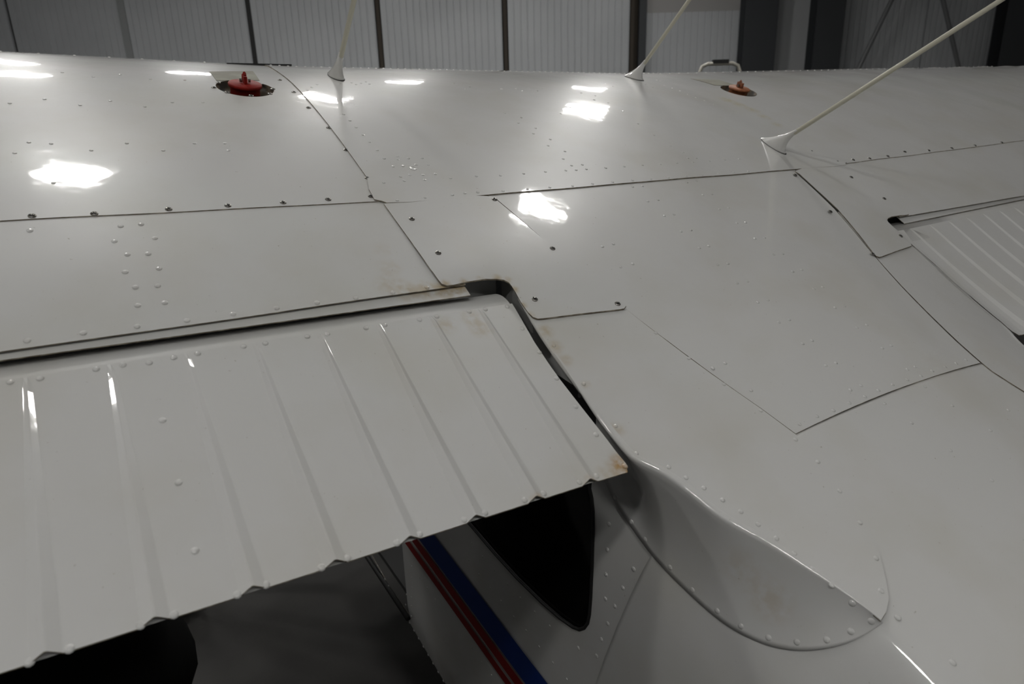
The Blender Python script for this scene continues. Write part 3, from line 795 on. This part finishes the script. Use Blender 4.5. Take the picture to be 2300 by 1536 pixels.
# ------------------------------------------------------------------ antennas
def antenna(px, py, sweep, hf, L, rb=.0064):
    p = hit(px, py, base, .004); n = grad_n(base, p.x, p.y); sw = math.radians(sweep)
    d = Vector((0, -math.sin(sw), math.cos(sw)))                 # swept back
    t = Vector((0, 1, 0)); t = (t-n*t.dot(n)).normalized(); x = Vector((1, 0, 0))
    an = empty('whip_antenna', p+UP); an.parent = plane; an.location = p+UP-WORLD[plane.name]
    # streamlined base plate
    b = MB(); pts = [p+t*.048*math.cos(a)+x*.017*math.sin(a)*(1 if True else 1) for a in [2*math.pi*i/24 for i in range(24)]]
    b.prism(pts, n*.004); b.build('base_plate', M_PAINT, an)
    b = MB(); b.prism([p+(v-p)*1.06-n*.001 for v in pts], n*.0022); b.build('base_gasket', M_RUBBER, an)
    # fin blending from the long base to the rod socket
    V = []; F = []; rows = 12; nn = 16; topc = p+d*hf
    for r in range(rows+1):
        v = r/rows; c = p+n*.003+d*hf*v+t*.004*(1-v); 
        la = .038*(1-v)**2.0+.0100; wa = .010*(1-v)**2.2+.0076
        for k in range(nn):
            a = 2*math.pi*k/nn; V.append(c+t*la*math.cos(a)*(1-.35*v)+x*wa*math.sin(a))
    for r in range(rows):
        for k in range(nn):
            k2 = (k+1) % nn; F.append([r*nn+k, r*nn+k2, (r+1)*nn+k2, (r+1)*nn+k])
    F.append([rows*nn+k for k in range(nn)])
    mesh('antenna_fin', V, F, M_PAINT, an, smooth=True)
    b = MB(); b.tube([p+d*(hf-.01), p+d*(hf+L*.5), p+d*(hf+L)], [rb, rb*.95, rb*.85], 12); b.build('rod', M_ROD, an, smooth=True)
    for k in (-.036, .036): stud('screw', screw_mesh(), p+t*k+n*.004, n, an)
    return an
antenna(1737, 329, 61, .088, .55); antenna(1424, 176, 50, .080, .55); antenna(755, 173, 52, .085, .55)
# ------------------------------------------------------------------ rivets and screws
W = wavy
screws([(72, 485), (212, 480), (379, 470), (512, 462), (636, 455), (737, 448), (833, 441), (825, 400), (777, 337), (738, 287), (693, 242), (660, 207), (628, 180), (480, 197), (510, 208), (564, 215), (607, 211), (613, 200), (584, 189), (490, 186)], W, .0018, tankL)
rivets([(115, 323), (205, 338), (285, 322), (367, 338), (140, 163), (210, 173), (270, 168), (338, 178), (415, 180), (22, 232), (100, 223), (180, 236), (248, 227), (325, 240), (387, 230), (456, 230), (437, 322), (505, 322), (513, 338), (65, 320), (33, 344), (120, 411)], W, .0018, tankL, .0036)
rivets([(61, 765), (187, 748), (308, 733), (420, 720), (523, 705), (621, 692), (712, 680), (799, 669), (882, 657), (959, 646), (67, 518), (271, 508), (317, 504), (257, 542), (348, 535), (286, 572), (333, 570), (281, 611), (357, 603), (304, 645), (354, 642), (309, 686), (370, 680)], W, 0, aftL, .0047, M_SKIN)
screws([(1111, 448), (925, 492), (984, 568), (1241, 558), (1201, 672), (1387, 682)], plate_fn, .0036, plateL)
screws([(1786, 393), (1865, 475), (1960, 570), (1986, 446), (2023, 530), (1912, 398)], plate_fn, .0036, plateR)
screws([(1823, 340), (1881, 363), (1916, 359), (1953, 356), (1994, 351), (2032, 341), (2086, 338), (2138, 333), (2190, 327), (2250, 320)], W, .0018, tankR)
near_roof = [(863, 356), (893, 351), (894, 358), (917, 356), (948, 355), (883, 374), (905, 373), (935, 370), (962, 370), (900, 397), (921, 393), (950, 393), (978, 391), (954, 404), (908, 406), (862, 410), (1012, 400), (1070, 396), (1124, 394), (1176, 390), (892, 450), (955, 444), (1016, 438), (1044, 434), (1073, 432), (1130, 429), (1185, 425), (1235, 421), (1286, 418), (1331, 413), (1376, 409), (1421, 405), (1462, 402), (1501, 399), (1541, 396), (1577, 393), (1614, 390), (1648, 387), (1681, 385), (1225, 386), (1271, 383), (1294, 382), (1317, 380), (1284, 372), (1308, 370), (1360, 377), (1402, 374), (1443, 371), (1483, 369), (1520, 366), (1545, 355), (1564, 355), (1556, 364), (1593, 362), (1628, 359), (1660, 357), (772, 257), (786, 271), (800, 286), (816, 303), (830, 319), (847, 337), (1134, 254), (1171, 264), (1164, 276), (1203, 288), (1198, 300), (1236, 313), (1231, 327), (1269, 340), (1265, 357), (1260, 255), (1399, 250), (1433, 278), (1469, 304), (1506, 328), (1534, 342)]
rivets(near_roof, W, .0042, roof, .0036)
far_roof = [(1127, 200), (1158, 199), (1172, 204), (1187, 199), (1207, 204), (1218, 199), (1045, 200), (1055, 195), (1020, 187), (1305, 209), (1337, 215), (1335, 224), (1366, 231), (790, 186), (800, 190), (811, 187), (822, 184), (830, 189), (765, 188), (690, 203), (700, 196), (712, 190), (1360, 188), (1376, 194), (1450, 190), (1466, 196), (1475, 180), (1483, 182), (1492, 192), (1510, 198), (1527, 204), (1545, 212), (1563, 219), (1582, 226), (1603, 234), (1623, 245), (1642, 256)]
p3 = []
for px, py in far_roof:
    q = hit(px, py, W, .0042)
    if q: p3.append((q, grad_n(W, q.x, q.y)))
x = .47
while x < 1.95:
    for y in (2.085,): p3.append((Vector((x, y, W(x, y)+.0042)), grad_n(W, x, y)))
    x += .024
rivet_stuff('crest_rivets', p3, roof, .0036)
p3 = []
x = 1.95
while x < 4.5:
    p3.append((Vector((x, 2.09, W(x, 2.09)+.0018)), grad_n(W, x, 2.09))); x += .05
rivet_stuff('crest_rivets', p3, tankR, .0036)
p3 = []
x = -.9
while x < .44:
    p3.append((Vector((x, 2.11, W(x, 2.11)+.0018)), grad_n(W, x, 2.11))); x += .075
rivet_stuff('crest_rivets', p3, tankL, .0036)
rivets([(1421, 420), (1443, 418), (1455, 452), (1478, 449), (1492, 485), (1514, 482), (1530, 520), (1552, 517), (1571, 557), (1592, 553), (1612, 595), (1635, 592), (1656, 636), (1679, 632), (1702, 679), (1725, 674), (1750, 724), (1773, 718), (1803, 772), (1824, 765), (1855, 821), (1878, 815), (1910, 876), (1934, 866), (1543, 410), (1564, 407), (1579, 438), (1599, 436), (1616, 470), (1636, 467), (1655, 501), (1675, 500), (1696, 536), (1717, 534), (1738, 572), (1758, 570), (1781, 610), (1801, 606), (1828, 649), (1848, 645), (1876, 691), (1897, 687), (1925, 736), (1947, 730), (1982, 782), (2002, 776), (2038, 830), (2056, 824), (1796, 953), (1835, 935), (1872, 922), (1908, 905), (1943, 891), (1973, 877), (2005, 864), (2038, 853), (2069, 844), (2094, 833), (2123, 824), (2148, 816), (2170, 808), (1353, 554), (1378, 548), (1394, 600), (1421, 593), (1629, 816), (1687, 877), (1404, 696)], W, .0012, centre, .0036)
rivets([(1473, 748), (1547, 805), (1601, 827), (1626, 863), (1709, 922), (1787, 987), (1837, 1037), (1886, 1103), (1932, 1174), (1968, 1254), (1979, 1327), (1244, 776), (1311, 862), (1383, 957), (1429, 1019), (1502, 1049), (1541, 1073), (1581, 1096), (1623, 1123), (1664, 1149), (1703, 1178), (1744, 1209), (1784, 1243), (1825, 1277), (1869, 1314)], base, .0024, fairL, .0040, M_FAIR)
def riv_fillet(pts, r=.0046):
    for px, py in pts:
        p, n = fillet_hit(px, py); stud('rivet', rivet_mesh(r, M_FILLET), p, n, filL)
riv_fillet([(1381, 1117), (1418, 1172), (1449, 1211), (1505, 1274), (1555, 1325), (1611, 1372), (1664, 1406), (1726, 1432), (1790, 1442), (1857, 1437), (1911, 1418), (1914, 1355), (1957, 1395)])
for px, py in ((2017, 1387), (2140, 1488)):
    q = hit(px, py, base); stud('rivet', rivet_mesh(.0045, M_PAINT), q, grad_n(base, q.x, q.y), cone)
rivets([(2078, 869), (1987, 906), (2139, 911), (2265, 921), (2048, 950), (2225, 967), (2135, 1012), (2228, 1079)], base, 0, cone, .0034)
def riv_side(pts, parent, r=.004, off=-.0034):
    for px, py in pts:
        q = side_hit(px, py, off); stud('rivet', rivet_mesh(r, M_PAINT), q, side_n(q.y, q.z), parent)
riv_side([(1423, 1278), (1399, 1320), (1381, 1361), (1365, 1400), (1351, 1436), (1340, 1473), (1368, 1177), (1364, 1234), (1361, 1290), (1360, 1345), (1299, 1455), (1355, 1527)], sideL, .0044)
riv_side([(1060, 1220), (1084, 1250), (1111, 1280), (1140, 1312), (1169, 1343), (1201, 1374), (1235, 1406), (1012, 1212), (1053, 1258), (1076, 1290), (1101, 1320), (1126, 1350), (1154, 1385), (1182, 1416), (1211, 1452), (1242, 1488), (1273, 1525), (960, 1320), (978, 1346), (998, 1373), (1018, 1400), (1038, 1427), (1060, 1455), (1082, 1487), (1104, 1516), (925, 1272), (925, 1297), (925, 1319), (924, 1341), (924, 1361), (924, 1384), (942, 1297), (913, 1335), (911, 1358)], sideL, .0030)
# studs along the bottom edge of the cabin side
p3 = []
for i in range(34):
    y = .95+i*.034; z = bz(y)+.006; p3.append((side_p(y, z, .001), side_n(y, z)))
rivet_stuff('bottom_edge_rivets', p3, sideL, .0042)
rivets([(23, 858), (90, 850), (216, 829), (276, 820), (335, 815), (390, 803), (444, 794), (547, 778), (596, 771), (690, 756), (735, 750), (822, 737), (864, 730), (942, 718), (981, 711), (1054, 700), (1090, 695), (1139, 689), (1173, 738), (1211, 791), (1250, 850), (1293, 913), (1339, 976), (1404, 1047), (66, 1487), (156, 1457), (316, 1404), (391, 1380), (533, 1335), (597, 1313), (722, 1274), (780, 1253), (891, 1219), (942, 1200), (1043, 1167), (1089, 1152), (1178, 1123), (1221, 1108), (1302, 1083), (1340, 1069), (365, 944), (401, 1084), (438, 1237)], flap_plane, 0, flapL, .0047, M_FLAP)
q = hit(928, 378, W, .0042)
b = MB(); b.lathe([(.0085, -.001), (.0085, .0008), (.0070, .0012), (.0062, .0004)], frame_at(q, grad_n(W, q.x, q.y)), 20); b.build('plug_button', M_PAINT, roof, smooth=True)
# ------------------------------------------------------------------ landing gear, so that the aeroplane stands on the floor
def wheel(x, y, r, w, name='main_wheel'):
    b = MB(); Mx = Matrix.Translation((x, y, FLOOR+r)) @ Matrix.Rotation(math.pi/2, 4, 'Y')
    b.lathe([(r*.45, -w*.45), (r*.8, -w*.5), (r*.96, -w*.3), (r, 0), (r*.96, w*.3), (r*.8, w*.5), (r*.45, w*.45)], Mx, 32, True, True)
    t = b.build(name, M_RUBBER, plane, smooth=True)
    b = MB(); b.lathe([(r*.42, -w*.48), (r*.42, w*.48)], Mx, 20, True, True); b.build('wheel_hub', M_PAINT, t)
for sg in (-1, 1):
    x = XC+sg*1.24; wheel(x, 3.45, .21, .19)
    MB().tube([Vector((XC+sg*.40, 3.1, -1.56)), Vector((XC+sg*.75, 3.3, -1.78)), Vector((XC+sg*1.10, 3.45, FLOOR+.22))], [.045, .035, .028], 10).build('gear_leg', M_PAINT, plane, smooth=True)
wheel(XC, -3.3, .10, .07, 'tail_wheel')
MB().tube([Vector((XC, -3.0, -1.80)), Vector((XC, -3.2, -2.0)), Vector((XC, -3.3, FLOOR+.10))], .03, 8).build('tail_wheel_strut', M_STEEL, plane)
# ------------------------------------------------------------------ black bag standing under the flap
def blob(name, rings, m, n=28):
    """stack of rounded outlines [(z, [(x, y)...])]"""
    V = []; F = []
    for z, pts in rings: V += [Vector((x, y, z)) for x, y in pts]
    for i in range(len(rings)-1):
        for k in range(n):
            k2 = (k+1) % n; F.append([i*n+k, i*n+k2, (i+1)*n+k2, (i+1)*n+k])
    F.append([k for k in range(n)][::-1]); F.append([(len(rings)-1)*n+k for k in range(n)])
    return mesh(name, V, F, m, None, smooth=True)
rings = []
for z, rx, ry, ox in ((FLOOR, .36, .34, 0), (FLOOR+.08, .40, .37, 0), (FLOOR+.24, .40, .37, .0), (FLOOR+.34, .40, .35, -.005), (FLOOR+.40, .405, .36, .01), (FLOOR+.48, .425, .37, .02), (FLOOR+.56, .41, .35, .015), (FLOOR+.62, .385, .32, .0), (FLOOR+.68, .375, .30, -.005), (FLOOR+.95, .37, .28, -.005), (FLOOR+1.0, .33, .24, -.005)):
    pts = []
    for k in range(28):
        a = 2*math.pi*k/28; c_, s_ = math.cos(a), math.sin(a); e = .7
        wob = 1+.02*math.sin(5*a+z*9)
        pts.append((-.46+ox+rx*wob*math.copysign(abs(c_)**e, c_), 2.42+ry*wob*math.copysign(abs(s_)**e, s_)))
    rings.append((z, pts))
tag(blob('bag', rings, M_BLACK), 'large lumpy black bag standing on the dark floor below the flap', 'bag')
